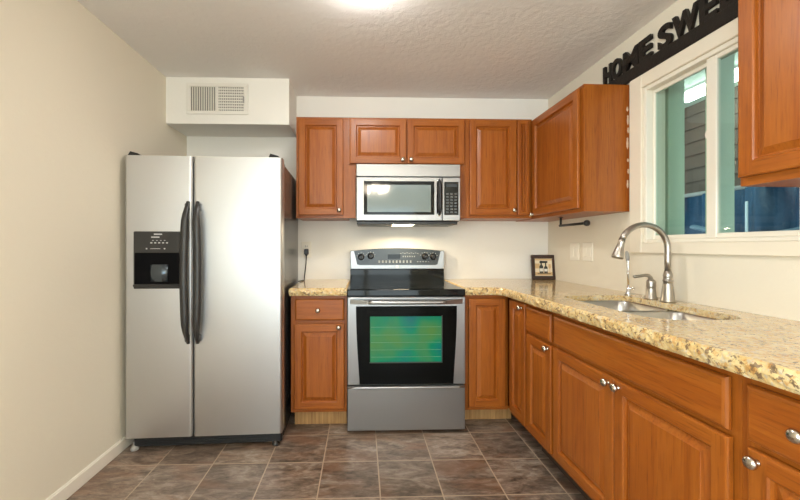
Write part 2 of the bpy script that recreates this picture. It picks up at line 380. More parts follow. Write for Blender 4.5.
pts = [(.62+1.2*i/20, -.09, 1.33-.06*math.sin(PI*i/20)) for i in range(21)]; mb.tube(pts, .022, 10, .5); mb.build('sling', TARPL, t)
bx('post', SLAB, t, (-.02, .02, -.02, .02, 0, 1.8)); bx('post', SLAB, t, (2.18, 2.22, -.02, .02, 0, 1.8))

# ------------------------------------------------------------------ cabinets
knob_me = None
def knob(parent, x, z, y):
    global knob_me
    if knob_me is None:
        mb = MB(); mb.lathe([(.0085, 0), (.0085, .003), (.0055, .006), (.0055, .013), (.0155, .016), (.0165, .020), (.0145, .025), (.009, .0285), (.001, .030)], axis='-Y', seg=20)
        o = mb.build('knob', KNOBM, parent, (x, y, z)); knob_me = o.data
        return o
    return link('knob', knob_me, parent, (x, y, z))
def panel(parent, name, x0, x1, z0, z1, kn=None, fw=.047, flat=False, y=-.003, rz=0, label=None, t=.020):
    """door or drawer front: origin at its lower left back corner, front at -t"""
    W, H = x1-x0, z1-z0; mb = MB()
    def rect(i, yy): return [(i, yy, i), (W-i, yy, i), (W-i, yy, H-i), (i, yy, H-i)]
    def ring(a, b, ms=(1, 0, 1, 0)):
        for k in range(4):
            j = (k+1) % 4; mb.mi = ms[k]; mb.face((a[k], a[j], b[j], b[k]))
    e = .009 if flat else .005
    ring(rect(.002, 0), rect(0, -.004)); ring(rect(0, -.004), rect(0, -t+e)); ring(rect(0, -t+e), rect(e*.4, -t+e*.3)); ring(rect(e*.4, -t+e*.3), rect(e*1.2, -t))
    if flat:
        mb.mi = 1; mb.face(rect(e*1.2, -t))
    else:
        a = e*1.2
        mb.mi = 0; mb.face([(a, -t, a), (fw, -t, a), (fw, -t, H-a), (a, -t, H-a)]); mb.face([(W-fw, -t, a), (W-a, -t, a), (W-a, -t, H-a), (W-fw, -t, H-a)])
        mb.mi = 1; mb.face([(fw, -t, a), (W-fw, -t, a), (W-fw, -t, fw), (fw, -t, fw)]); mb.face([(fw, -t, H-fw), (W-fw, -t, H-fw), (W-fw, -t, H-a), (fw, -t, H-a)])
        ring(rect(fw, -t), rect(fw+.004, -t+.004)); ring(rect(fw+.004, -t+.004), rect(fw+.007, -t+.013)); ring(rect(fw+.007, -t+.013), rect(fw+.013, -t+.013), (0, 0, 0, 0))
        s = max(.002, min(.020, (W-2*fw-.03)*.3))
        ring(rect(fw+.013, -t+.013), rect(fw+.013+s, -t+.003), (0, 0, 0, 0))
        mb.mi = 0; ring(rect(fw+.013+s, -t+.003), rect(fw+.0145+s, -t+.0015), (0, 0, 0, 0)); mb.face(rect(fw+.0145+s, -t+.0015))
    mb.mi = 0; mb.face(rect(.002, 0)[::-1])
    o = mb.build(name, OAK, parent, (x0, y, z0), rz)
    if label: o['label'] = label
    if kn: knob(o, kn[0]-x0, kn[1]-z0, -t)
    return o
def carcass(parent, W, D, z0, z1, base=False, low=False):
    """sides, bottom, back (and top for a wall cabinet)"""
    mb = MB(); s = .016; y0 = .019
    zt = z1 if not low else .58
    mb.box(0, s, y0, D, z0, zt).box(W-s, W, y0, D, z0, zt).box(s, W-s, y0, D, z0, z0+s).box(s, W-s, D-.006, D, z0+s, zt)
    if not base: mb.box(s, W-s, y0, D, z1-s, z1)
    mb.mi = 1
    return mb.build('carcass', OAK, parent)
def face_frame(parent, W, z0, z1, opens):
    """front frame at y 0..0.019 with openings closed by the doors; openings: list of (x0,x1,z0,z1)"""
    xs = sorted({0, W} | {v for o in opens for v in o[:2]}); zs = sorted({z0, z1} | {v for o in opens for v in o[2:]})
    mb = MB()
    for xa, xb in zip(xs, xs[1:]):
        for za, zb in zip(zs, zs[1:]):
            cx, cz = (xa+xb)/2, (za+zb)/2
            if any(o[0] < cx < o[1] and o[2] < cz < o[3] for o in opens): continue
            mb.mi = 0 if (zb-za) >= (xb-xa) else 1
            mb.box(xa, xb, 0, .019, za, zb)
    bmesh.ops.remove_doubles(mb.bm, verts=mb.bm.verts[:], dist=1e-5)
    return mb.build('face_frame', OAK, parent)
def cabinet(label, loc, rz, W, D, z0, z1, doors=(), drawers=(), falses=(), kick=None, low=False, kick_mat=None, group=None, name='wall_cabinet', cat='cabinet', frame=True):
    c = thing(name, loc, label, cat, rz, group)
    base = kick is not None
    carcass(c, W, D, z0, z1, base, low)
    ops = []
    for (a, b_, c0, c1, *r) in list(doors)+list(drawers)+list(falses): ops.append((max(a+.014, .02), min(b_-.014, W-.02), max(c0+.014, z0+.02), min(c1-.014, z1-.02)))
    if frame: face_frame(c, W, z0, z1, ops)
    for d in doors: panel(c, 'door', *d[:4], kn=d[4])
    for d in drawers: panel(c, 'drawer_front', *d[:4], kn=d[4], flat=True)
    for d in falses: panel(c, 'false_drawer_front', *d[:4], flat=True)
    if base: bx('toe_kick', kick_mat or KICK, c, (kick[0], kick[1], .085, .10, 0, z0-.0005))
    return c
UG, BG = 'oak wall cabinets', 'oak base cabinets'
YU = YB-.31; UZ = 1.413; UH = 2.155-UZ
# back run, wall cabinets (local z measured from the cabinet bottom)
c = cabinet('oak wall cabinet with one tall door left of the microwave', (-.480, YU, UZ), 0, .380, .308, 0, UH, doors=[(.018, .345, .020, .726, (.316, .055))], group=UG)
bx('filler_strip', OV, c, (.380, .436, .003, .02, 0, .392))
cabinet('short wide oak wall cabinet with two doors above the microwave', (-.0995, YU, 1.806), 0, .876, .308, 0, 2.155-1.806, doors=[(.012, .428, .006, .335, (.400, .034)), (.434, .862, .006, .335, (.462, .034))], group=UG)
c = cabinet('tall oak wall cabinet right of the microwave with narrow corner panel', (.777, YU, UZ), 0, .496, .308, 0, UH, doors=[(.022, .374, .022, .728, (.350, .058))], group=UG)
bx('filler_strip', OV, c, (-.066, -.0005, .003, .02, 0, .392))
panel(c, 'corner_panel', .380, .471, .022, .728, fw=.026)
# right wall: far wall cabinet and near one
FV = .276
cR = cabinet('oak wall cabinet on the right wall between the corner and the window', RP(.001, FV, UZ-.004), RZ, .932, .274, 0, UH, doors=[(.330, .905, .022, .726, (.352, .030))], group=UG)
for z, h, yy in ((.16, .05, .264), (.235, .03, .268), (.30, .02, .266), (.40, .07, .263), (.475, .035, .267), (.535, .06, .2655), (.60, .028, .2625)):
    mb = MB(); mb.lathe([(.0005, -h/2), (.004, -h*.3), (.0055, 0), (.0035, h*.25), (.0045, h*.4), (.0005, h/2)], (.932, yy, z), 'Z', 8, .2, 1.3); mb.build('caulk_bead', CAULK, cR)
cabinet('large oak wall cabinet nearest the camera at the top right', RP(1.853, .307, UZ-.006), RZ, .80, .305, 0, 2.30-UZ, doors=[(.010, .395, .028, .85, None), (.403, .79, .028, .85, None)], group=UG)
# base cabinets
YBF = YB-.61; BV = .59
BD = [(0.145, .700), (.715, .855)]
BT = .884
cabinet('small oak base cabinet between the refrigerator and the stove', (-.462, YBF, 0), 0, .364, .605, .118, BT, doors=[(.022, .350, .142, .698, (.312, .678))], drawers=[(.028, .348, .722, .862, (.178, .789))], kick=(.01, .36), group=BG, name='base_cabinet')
# corner cabinet with two doors meeting in the corner
ci = RP(.645, BV); XI = ci.x
cc = thing('base_cabinet', (.678, YBF, 0), 'oak corner base cabinet with two tall doors meeting in the corner right of the stove', 'cabinet', 0, BG)
mb = MB(); xo = .678
def loc3(p): return (p.x-xo, p.y-YBF)
a1 = loc3(RP(.891, BV-.02)); a2 = loc3(RP(.891, .004)); a3 = loc3(RP(.62, BV-.02))
xw = XR-.004-xo
poly = [(0, .02), (a3[0], .02), a1, a2, (xw, .60), (0, .60)]
for z0, z1 in ((.118, .134),): mb.loft([[(x, y, z0) for x, y in poly], [(x, y, z1) for x, y in poly]], smooth=False)
mb.box(0, .016, .02, .60, .134, BT).box(.016, xw-.03, .594, .60, .134, BT)
mb.build('carcass', OAK, cc)
face_frame(cc, XI-xo-.001, .118, BT, [(.04, XI-xo-.02, .16, .84)])
fr = face_frame(cc, .245, .118, BT, [(.03, .225, .16, .84)]); q = loc3(RP(.646, BV)); fr.location = (q[0], q[1], 0); fr.rotation_euler = (0, 0, RZ)
panel(cc, 'door', .027, XI-xo-.022, .142, .862)
q = loc3(RP(.667, BV)); d = panel(cc, 'door', 0, .222, 0, .716, kn=(.185, .690)); d.location = (q[0], q[1], .146); d.rotation_euler = (0, 0, RZ)
bx('toe_kick', KICK, cc, (.0, XI-xo+.07, .120, .135, 0, .1175))
# right run, local x measured from the unit's far end
cabinet('narrow oak base cabinet with a drawer and door left of the sink cabinet', RP(.8935, BV, 0), RZ, .3085, .585, .118, BT, doors=[(.026, .296, .146, .697, (.272, .677))], drawers=[(.020, .290, .714, .856, None)], kick=(0, .3085), low=True, kick_mat=KICK_SHADE, group=BG, name='base_cabinet')
cabinet('wide oak sink base cabinet with two doors and a long plain front', RP(1.2030, BV, 0), RZ, .918, .585, .118, BT, doors=[(.012, .452, .146, .697, (.428, .672)), (.457, .900, .146, .697, (.484, .672))], falses=[(.012, .895, .714, .856)], kick=(0, .918), low=True, kick_mat=KICK_SHADE, group=BG, name='base_cabinet')
cabinet('oak base cabinet at the right edge with a drawer over a door', RP(2.1220, BV, 0), RZ, .45, .585, .118, BT, doors=[(.030, .430, .146, .697, (.056, .672))], drawers=[(.026, .425, .714, .856, (.150, .785))], kick=(0, .45), kick_mat=KICK_SHADE, group=BG, name='base_cabinet')

# ------------------------------------------------------------------ granite counters
ZT0, ZT1 = BT+.001, .935
def subdiv(pts, rough, step=.014):
    """walk a closed outline; rough[i] marks the side i -> i+1 as a chiselled edge"""
    out = []
    for i, p in enumerate(pts):
        q = pts[(i+1) % len(pts)]; p, q = Vector(p), Vector(q); n = max(1, int((q-p).length/step)) if rough[i] else 1
        for k in range(n): out.append((p+(q-p)*k/n, rough[i] or (k == 0 and rough[i-1])))
    return out
def slab(name, pts, rough, holes, origin, label):
    mb = MB(); bm = mb.bm
    out = subdiv(pts, rough); n = len(out); rows = []
    for lv, z in enumerate((ZT1, ZT1-.003, ZT1-.013, ZT1-.026, ZT1-.040, ZT0)):
        row = []
        for i, (p, rg) in enumerate(out):
            a, b_ = out[i-1][0], out[(i+1) % n][0]; t = (b_-a).normalized(); nr = Vector((t.y, -t.x))
            d = 0
            if rg: d = (-.007, -.001, .002, .003, .001, -.004)[lv] + (noise.noise(Vector((p.x*45, p.y*45, lv*1.3)))*.0055 if lv > 0 else noise.noise(Vector((p.x*25, p.y*25, 9)))*.003)
            row.append(bm.verts.new((p.x+nr.x*d-origin[0], p.y+nr.y*d-origin[1], z)))
        rows.append(row)
    for a, b_ in zip(rows, rows[1:]):
        for i in range(n):
            f = bm.faces.new((a[i], a[(i+1) % n], b_[(i+1) % n], b_[i])); f.material_index = 1; f.smooth = False
    hrows = []
    for h in holes:
        big = HOLE2; hr = [[bm.verts.new((p[0]-origin[0], p[1]-origin[1], z)) for p in q] for q, z in ((h, ZT1), (h, ZT1-.028), (big, ZT1-.028), (big, ZT0))]; hrows.append(hr)
        for i in range(len(h)):
            for a, b_ in zip(hr, hr[1:]): bm.faces.new((a[i], a[(i+1) % len(h)], b_[(i+1) % len(h)], b_[i]))
    for k in (0, 1):
        loops = [rows[0] if k == 0 else rows[-1]] + [hr[0 if k == 0 else 3] for hr in hrows]; es = []
        for lp in loops:
            for i in range(len(lp)):
                e = bm.edges.get((lp[i], lp[(i+1) % len(lp)])); es.append(e)
        bmesh.ops.triangle_fill(bm, edges=es, use_beauty=True)
    o = mb.build(name, [GRAN, GEDGE], None, (origin[0], origin[1], 0)); return tag(o, label, 'countertop', 'granite countertops')
slab('countertop', [(-.468, 2.434), (-.0975, 2.434), (-.0975, YB-.002), (-.468, YB-.002)], [1, 0, 0, 0], [], (-.28, 2.75), 'short speckled granite countertop between the refrigerator and the stove')
CV = .648
def rr(u0, u1, v0, v1, r, n=8):
    c = [(u1-r[1], v1-r[1], 0, r[1]), (u0+r[0], v1-r[0], 90, r[0]), (u0+r[3], v0+r[3], 180, r[3]), (u1-r[2], v0+r[2], 270, r[2])]
    return [(cx+q*math.cos(math.radians(a+90*k/n)), cy+q*math.sin(math.radians(a+90*k/n))) for cx, cy, a, q in c for k in range(n+1)]
SU0, SU1, SV0, SV1 = 1.055, 1.74, .125, .497
hole = [RP(u, v).xy[:] for u, v in rr(SU0, SU1, SV0, SV1, (.09, .13, .10, .06))]
HOLE2 = [RP(u, v).xy[:] for u, v in rr(SU0-.025, SU1+.025, SV0-.025, SV1+.025, (.115, .155, .125, .085))]
pr = RP(.65, CV)
ic = [(.6725, 2.434), (pr.x-.05, 2.434), (pr.x-.008, 2.415)]
ic2 = RP(.70, CV); e2 = RP(2.60, CV); w2 = RP(2.60, .002); wc = RP(.002, .002)
slab('countertop', [ic[0], ic[1], ic[2], ic2.xy[:], e2.xy[:], w2.xy[:], wc.xy[:], (.6725, YB-.002)], [1, 1, 1, 1, 0, 0, 0, 0], [hole], (1.2, 1.9), 'long speckled granite countertop running round the corner and holding the sink')

# sink
sk = thing('sink', RP(0, 0, 0), 'stainless steel double bowl sink set under the granite', 'sink', RZ)
def bowl(u0, u1, v0, v1, radii, depth):
    mb = MB(); zt = ZT1-.029
    rings = []
    for off, z in ((-.006, zt), (.0, zt), (.004, zt-.004), (.008, zt-depth*.5), (.014, zt-depth+.03), (.03, zt-depth+.006), (.06, zt-depth)):
        rings.append([(u, -v, z) for u, v in rr(u0+off, u1-off, v0+off, v1-off, [max(q-off, .01) for q in radii])])
    mb.loft(rings, cap0=False)
    cu, cv = (u0+u1)/2, (v0+v1)/2
    o = mb.build('bowl', SINKM, sk); md = o.modifiers.new('thick', 'SOLIDIFY'); md.thickness = .0015; md.offset = -1
    mb = MB(); mb.lathe([(.045, 0), (.045, .002), (.030, .003), (.026, -.004)], (cu, -cv, zt-depth+.001), 'Z', 20); mb.build('drain', CHROME, o)
SM = 1.385
bowl(SU0+.002, SM-.014, SV0+.002, SV1-.002, (.085, .05, .05, .06), .19)
bowl(SM+.014, SU1-.002, SV0+.002, SV1-.002, (.05, .125, .095, .05), .19)

# ------------------------------------------------------------------ taps
zc = ZT1
fa = thing('faucet', RP(1.30, .085, zc), 'tall brushed nickel gooseneck pull down faucet behind the sink', 'faucet', RZ)
mb = MB(); mb.lathe([(.032, 0), (.032, .006), (.029, .012), (.024, .05), (.020, .085), (.0185, .098), (.022, .100), (.022, .106), (.018, .108), (.0185, .118), (.021, .128), (.0195, .138), (.0155, .146), (.0145, .152)]); mb.build('base', NICKEL, fa)
mb = MB(); Rr = .120; zt = .255
pts = [(0, 0, .150), (0, 0, .2), (0, 0, .235)] + [(0, -Rr+Rr*math.cos(a), zt+Rr*math.sin(a)) for a in [PI*k/22 for k in range(23)]]
last = Vector(pts[-1]); pts = pts[:-1]
mb.tube(pts[:-2], .0135, 16); mb.build('neck', NICKEL, fa)
e = Vector(pts[-3]); dr = Vector((0, -.28, -1)).normalized()
mb = MB(); mb.tube([e+dr*s_ for s_ in (-.004, .01, .014, .018, .05, .085, .094, .096)], [.0138, .0138, .0165, .0145, .0185, .0255, .0255, .022], 18); mb.build('spray_head', NICKEL, fa)
hv = thing('lever_valve', RP(1.190, .080, zc), 'brushed nickel lever valve beside the gooseneck faucet', 'faucet', RZ)
mb = MB(); mb.lathe([(.029, 0), (.029, .005), (.024, .012), (.0205, .05), (.0195, .058), (.0215, .062), (.0215, .066), (.021, .078), (.022, .088), (.018, .096), (.010, .101)]); mb.build('base', NICKEL, hv)
mb = MB(); mb.tube([(0, .0, .096), (0, -.004, .110), (0, -.014, .120), (0, -.035, .121), (0, -.065, .117), (0, -.088, .114), (0, -.094, .114)], [.012, .0105, .0085, .0075, .0075, .0095, .005], 12); mb.build('lever', NICKEL, hv)
ro = thing('drinking_water_tap', RP(1.03, .080, zc), 'slim chrome drinking water tap with dark tip left of the lever', 'faucet', RZ)
mb = MB(); mb.lathe([(.020, 0), (.020, .004), (.011, .012), (.010, .04), (.006, .05)]); mb.build('base', CHROME, ro)
mb = MB(); mb.tube([(0, 0, .048), (0, -.002, .12), (0, -.004, .19), (0, -.005, .215)], .006, 10); mb.build('spout', CHROME, ro)
mb = MB(); mb.tube([(0, -.0046, .19), (0, -.0048, .20), (0, -.008, .232), (0, -.012, .243)], [.0085, .0105, .0095, .005], 10); o = mb.build('tip', GREYP, ro); o['label'] = 'dark grey tip'
mb = MB(); mb.tube([(0, 0, .036), (.03, 0, .040), (.045, 0, .040)], [.005, .004, .0045], 8); mb.build('lever', CHROME, ro)

# ------------------------------------------------------------------ refrigerator (local: x across the front from its left edge, y into it, z up)
fg = thing('refrigerator', (-1.377, 2.222, 0), 'tall stainless side by side refrigerator with black handles and dispenser', 'refrigerator', .040)
FW = .903; SPL = .386; ZB, ZT = .088, 1.735
mb = MB(); mb.box(.016, FW-.004, .085, .77, .03, 1.715, .006); mb.build('body', GREYBODY, fg)
def fdoor(x0, x1, cut=None):
    mb = MB(); n = 10
    # rounded slab door: outline in plan, softened at both vertical edges
    rad = .018
    pl = [(x0, .075)]
    for k in range(n+1): a = PI + PI/2*k/n; pl.append((x0+rad+rad*math.cos(a), rad+rad*math.sin(a)))
    for k in range(n+1): a = 1.5*PI + PI/2*k/n; pl.append((x1-rad+rad*math.cos(a), rad+rad*math.sin(a)))
    pl.append((x1, .075))
    # slight belly of the front
    for i, (x, y) in enumerate(pl): pass
    rings = [[(x, y, z) for x, y in pl] for z in (ZB, ZT)]
    mb.loft(rings, smooth=True)
    o = mb.build('door', STEELV, fg)
    for p in o.data.polygons:
        if len(p.vertices) > 4: p.use_smooth = False
    md = o.modifiers.new('edge', 'EDGE_SPLIT'); md.split_angle = math.radians(40)
    return o
dl_ = fdoor(0, SPL-.003)
dr_ = fdoor(SPL+.003, FW)
# dispenser on the left (freezer) door
ds = bx('dispenser', CHARC, dl_, (.053, .346, -.006, .002, .958, 1.292), .004)
mb = MB(); mb.box(.062, .330, -.0075, -.0062, .985, 1.168, .0005); mb.build('recess', DISPIN, ds)
mb = MB(); mb.lathe([(.052, 0), (.052, .10)], (.20, -.006, 1.0), 'Z', 16, 1, .35); mb.build('paddle', PADDLE, ds)
bs = [(.150+k*.022, .160+k*.022, 1.222, 1.229) for k in range(5)] + [(.160+k*.022, .168+k*.022, 1.238, 1.241) for k in range(4)]
bs += [(.155, .20, 1.255, 1.262), (.150, .205, 1.190, 1.193), (.125, .132, 1.188, 1.195), (.225, .233, 1.188, 1.195)]
for d in bs: bx('button', PRINT, ds, (d[0], d[1], -.0085, -.0062, d[2], d[3]))
bx('drip_tray', CHARC, ds, (.058, .334, -.022, -.006, .972, .985), .003)
bx('badge', PRINT, ds, (.17, .215, -.0085, -.0062, 1.272, 1.279))
def fhandle(xa, sgn, parent):
    mb = MB(); pts = []; rs = []
    n = 22; z0, z1 = .640, 1.465
    for k in range(n+1):
        s_ = k/n; z = z0+(z1-z0)*s_
        b_ = math.sin(PI*s_)
        pts.append((xa - sgn*(.012*b_-.006), -.016-.034*min(1, 3.0*b_), z)); rs.append(.010+.0125*min(1, b_*2.2))
    mb.tube(pts, rs, 14, .85)
    o = mb.build('handle', CHARC, parent); o['label'] = 'dark bowed handle'
    bx('mount', CHARC, o, (xa-.010, xa+.010, -.03, .0, z0+.01, z0+.05), .004); bx('mount', CHARC, o, (xa-.010, xa+.010, -.03, .0, z1-.05, z1-.01), .004)
fhandle(SPL-.026, 1, dl_); fhandle(SPL+.040, -1, dr_)
for x in (.006, FW-.086):
    mb = MB(); mb.loft([[(x, .02, ZT), (x+.08, .02, ZT), (x+.08, .14, ZT-.018), (x, .14, ZT-.018)], [(x+.01, .03, ZT+.030), (x+.055, .03, ZT+.018), (x+.06, .13, ZT+.012), (x+.01, .13, ZT+.018)]], smooth=False); mb.build('hinge_cover', BLACKP, fg)
mb = MB(); mb.box(.03, FW-.008, .035, .085, .018, .083, .008)
for k in range(3): mb.box(.10, FW-.1, .031, .036, .032+k*.016, .038+k*.016, .001)
mb.build('toe_grille', GRILLM, fg)
for x in (.035, FW-.045):
    mb = MB(); mb.lathe([(.022, 0), (.024, .008), (.018, .022), (.010, .03), (.010, .05)], (x, .045, 0), 'Z', 14); o = mb.build('levelling_foot', GREYP if x < .5 else BLACKP, fg)
    if x < .5: o['label'] = 'pale grey levelling foot'
mb = MB(); mb.box(.05, FW-.05, .66, .74, 0, .032, .004); mb.build('rear_roller', BLACKP, fg)

# ------------------------------------------------------------------ range (local origin: front left floor corner of the body)
rg = thing('stove', (-.0915, 2.42, 0), 'stainless electric range with black glass top and green oven window', 'stove')
RW = .756
bx('body', BLACKP, rg, (.004, RW-.004, .0, .645, .03, .885), .003)
for x in (.05, RW-.05):
    for y in (.06, .58):
        mb = MB(); mb.lathe([(.018, 0), (.018, .008), (.010, .012), (.010, .032)], (x, y, 0), 'Z', 12); mb.build('foot', BLACKP, rg)
o = bx('drawer', STEEL, rg, (.0, RW, -.026, -.001, .028, .312), .003)
mb = MB(); mb.tube([(.004, -.030, .304), (.05, -.034, .305), (RW-.05, -.034, .305), (RW-.004, -.030, .304)], [.008, .010, .010, .008], 10, .8); mb.build('pull_lip', STEEL, o)
od = bx('oven_door', STEEL, rg, (.0, RW, -.032, -.001, .322, .880), .004)
# black glass with gently bowed sides
def bowed(x0a, x0b, x1a, x1b, z0, z1, n=12):
    L_ = []; R_ = []
    for k in range(n+1):
        s_ = k/n; q = s_*s_*(3-2*s_)*.4+s_*.6
        L_.append((x0b+(x0a-x0b)*q-.004*math.sin(PI*s_), z0+(z1-z0)*s_)); R_.append((x1b+(x1a-x1b)*q+.004*math.sin(PI*s_), z0+(z1-z0)*s_))
    return L_+R_[::-1]
mb = MB(); mb.prism(bowed(.055, .078, RW-.055, RW-.078, .326, .824), -.0345, -.0318); gl = mb.build('oven_glass', OVENBLK, od); gl['label'] = 'black glass'
mb = MB(); mb.box(.145, .602, -.0355, -.0344, .468, .758); o = mb.build('oven_window', OVENG, gl); o['label'] = 'green oven window'
mb = MB()
for z in (.50, .545, .592, .640, .690): mb.box(.15, .597, -.0362, -.0354, z, z+.002)
mb.build('rack', OVENLINE, gl)
mb = MB(); mb.box(.140, .607, -.0362, -.0346, .461, .468).box(.602, .608, -.0362, -.0346, .461, .763); mb.build('window_trim', CHARC, gl)
hd = None
mb = MB(); mb.tube([(.135, -.075, .853), (.16, -.078, .853), (RW/2, -.084, .853), (RW-.16, -.078, .853), (RW-.135, -.075, .853)], .0125, 14); hd = mb.build('handle', STEEL, od)
mb = MB()
for s_ in (1, -1):
    X = (lambda x: x) if s_ == 1 else (lambda x: RW-x)
    mb.loft([[(X(.018), -.034, .838), (X(.018), -.034, .868), (X(.018), -.036, .868), (X(.018), -.036, .838)], [(X(.14), -.066, .842), (X(.14), -.066, .864), (X(.14), -.082, .864), (X(.14), -.082, .842)]], smooth=False)
    mb.build('handle_bracket', STEEL, hd); mb = MB()
ct = bx('cooktop', BLACKG, rg, (-.002, RW+.002, -.030, .60, .886, .930), .006, seg=2)
mb = MB()
for cx, cy, r_ in ((.19, .13, .105), (.56, .13, .085), (.19, .43, .085), (.56, .43, .105), (.375, .45, .05)):
    for q in (r_, r_*.62):
        mb.loft([[(cx+(q+d_)*math.cos(2*PI*k/40), cy+(q+d_)*math.sin(2*PI*k/40), .9306) for k in range(40)] for d_ in (0, .004)], cap0=False, cap1=False, smooth=False)
mb.build('burner_ring', BURN, ct)
bgd = bx('backguard', STEEL, rg, (.0, RW, .585, .655, 1.022, 1.17), .004)
mb = MB(); n = 24
top = [(RW*k/n, 1.166+.024*(1-(2*k/n-1)**2)) for k in range(n+1)]
mb.prism([(0, 1.15)]+[(RW, 1.15)]+top[::-1], .587, .653); mb.build('crown', DARKP, bgd)
bx('riser', BLACKG, rg, (.0, RW, .592, .655, .925, 1.0225), .003)
mb = MB(); tp = [(.030+(RW-.06)*k/n, 1.166+.023*(1-(2*k/n-1)**2)) for k in range(n+1)]
mb.prism([(.055, 1.060), (.075, 1.054), (RW-.075, 1.054), (RW-.055, 1.060)]+tp[::-1], .581, .5865); cp = mb.build('control_panel', DARKP, bgd); cp['label'] = 'slate blue control panel'
for x, z in ((.087, 1.119), (.164, 1.127), (.597, 1.123), (.664, 1.121)):
    mb = MB(); mb.lathe([(.026, 0), (.026, .006), (.020, .008), (.018, .026), (.015, .030)], (x, .581, z), '-Y', 20); mb.box(x-.004, x+.004, .543, .553, z-.018, z+.018, .002); kb = mb.build('knob', BLACKP, cp)
    mb = MB()
    for k in range(5):
        a = PI*(.1+.2*k); mb.box(x+.034*math.cos(a)-.002, x+.034*math.cos(a)+.002, .5802, .581, z+.034*math.sin(a)-.002, z+.034*math.sin(a)+.002)
    mb.build('dial_marks', PRINT, kb)
bs = [(.225+k*.028, .238+k*.028, 1.072, 1.092) for k in range(10)] + [(.40+k*.017, .409+k*.017, 1.145+.004*(k % 2), 1.150+.004*(k % 2)) for k in range(9)]
bs += [(.42+k*.018, .428+k*.018, 1.118, 1.128) for k in range(6)] + [(.535+k*.022, .546+k*.022, 1.078, 1.085) for k in range(5)]
for d in bs: bx('button', PRINTB, cp, (d[0], d[1], .580, .581, d[2], d[3]))
bx('display', BLACKG, cp, (.30, .40, .5795, .581, 1.105, 1.140), .001)
mb = MB(); mb.lathe([(.012, 0), (.012, .002), (.009, .003)], (.375, .585, 1.04), '-Y', 16); mb.build('badge', PRINT, bgd)

# ------------------------------------------------------------------ microwave (origin: lower left front, on its bottom)
mw = thing('microwave', (-.0385, 2.69, 1.384), 'stainless over the range microwave with black handle and keypad', 'microwave')
MW, MH = .749, .411
bx('body', CHARC, mw, (.002, MW-.002, .026, YB-2.69-.004, .0, MH), .003)
bx('underside', BLACKP, mw, (.004, MW-.02, -.002, .3, -.022, -.0005), .004)
bx('vent_band', STEEL, mw, (0, MW, -.004, .025, .322, MH), .003)
md_ = bx('door', STEEL, mw, (0, .616, -.006, .025, .004, .317), .004)
cpn = bx('control_column', STEEL, mw, (.619, MW, -.006, .025, .004, .317), .004)
wf = bx('window_border', BLACKG, md_, (.053, .561, -.0075, -.0055, .047, .288), .002)
bx('window_glass', MWGLASS, wf, (.077, .535, -.0085, -.0074, .066, .262), .001)
mb = MB(); pts = []
for k in range(13): s_ = k/12; pts.append((.594, -.012-.034*min(1, 2.4*math.sin(PI*s_)), .045+.255*s_))
mb.tube(pts, [.008]+[.0125]*11+[.008], 12); hh = mb.build('handle', BLACKP, md_)
mb = MB(); mb.box(.576, .588, -.010, -.005, .04, .30, .002).box(.582, .606, -.018, -.005, .036, .052, .003).box(.582, .606, -.018, -.005, .293, .309, .003); mb.build('handle_mount', CHROME, hh)
kp = bx('keypad', BLACKG, cpn, (.632, .735, -.008, -.0055, .046, .284), .002)
for r_ in range(7):
    for c_ in range(3): bx('button', PRINTD, kp, (.645+c_*.030, .664+c_*.030, -.0088, -.0078, .060+r_*.022, .072+r_*.022))
bx('display', DARKP, kp, (.645, .724, -.0088, -.0078, .248, .270))
bx('hood_lamp', HOODL, mw, (.27, .43, .19, .25, -.0245, -.022), .001)
hl = area('hood_light', (.31, 2.83, 1.352), (math.radians(-14), 0, 0), .16, .07, 4.0, (1.0, .80, .52)); hl.parent = mw; hl.matrix_parent_inverse = Matrix.Translation((.0385, -2.69, -1.384))

# ------------------------------------------------------------------ soffit vent, ceiling lamp
vt = thing('air_vent', (-1.266, 2.763, 2.161), 'white metal air register on the soffit above the refrigerator', 'vent')
VW, VH = .442, .228
mb = MB()
for d in ((0, VW, 0, .026), (0, VW, VH-.028, VH), (0, .030, .026, VH-.028), (VW-.030, VW, .026, VH-.028), (.212, .228, .026, VH-.028)): mb.box(d[0], d[1], -.010, -.001, d[2], d[3], .002)
mb.build('frame', WHITEP, vt)
bx('duct', DARKVOID, vt, (.03, VW-.03, -.0025, -.0005, .026, VH-.028))
for k in range(11):
    mb = MB(); x = .036+k*.0165; mb.loft([[(x, -.003, .026), (x+.0125, -.010, .026), (x+.0135, -.0095, .026), (x+.001, -.003, .026)], [(x, -.003, VH-.028), (x+.0125, -.010, VH-.028), (x+.0135, -.0095, VH-.028), (x+.001, -.003, VH-.028)]], smooth=False); mb.build('louvre', WHITEP, vt)
for k in range(8):
    z = .030+k*.0205; bx('cross_louvre', WHITEP, vt, (.228, VW-.030, -.0085, -.006, z+.006, z+.015))
for k in range(14):
    x = .230+k*.0132; bx('grid_bar', WHITEP, vt, (x+.005, x+.010, -.006, -.003, .026, VH-.028))
bx('lever', GREYP, vt, (VW-.036, VW-.029, -.018, -.004, .085, .130), .002)
cl = thing('ceiling_light', (.026, 1.69, ZC), 'round flush dome ceiling light at the top of the picture', 'light')
mb = MB(); mb.lathe([(.162, -.001), (.164, -.008), (.158, -.017), (.148, -.017)], seg=40); mb.build('rim', WHITEP, cl)
mb = MB(); mb.lathe([(.152, -.016)]+[(.152*math.cos(a), -.016-.052*math.sin(a)) for a in [PI/2*k/10 for k in range(1, 11)]], seg=40); mb.build('dome', DOME, cl)

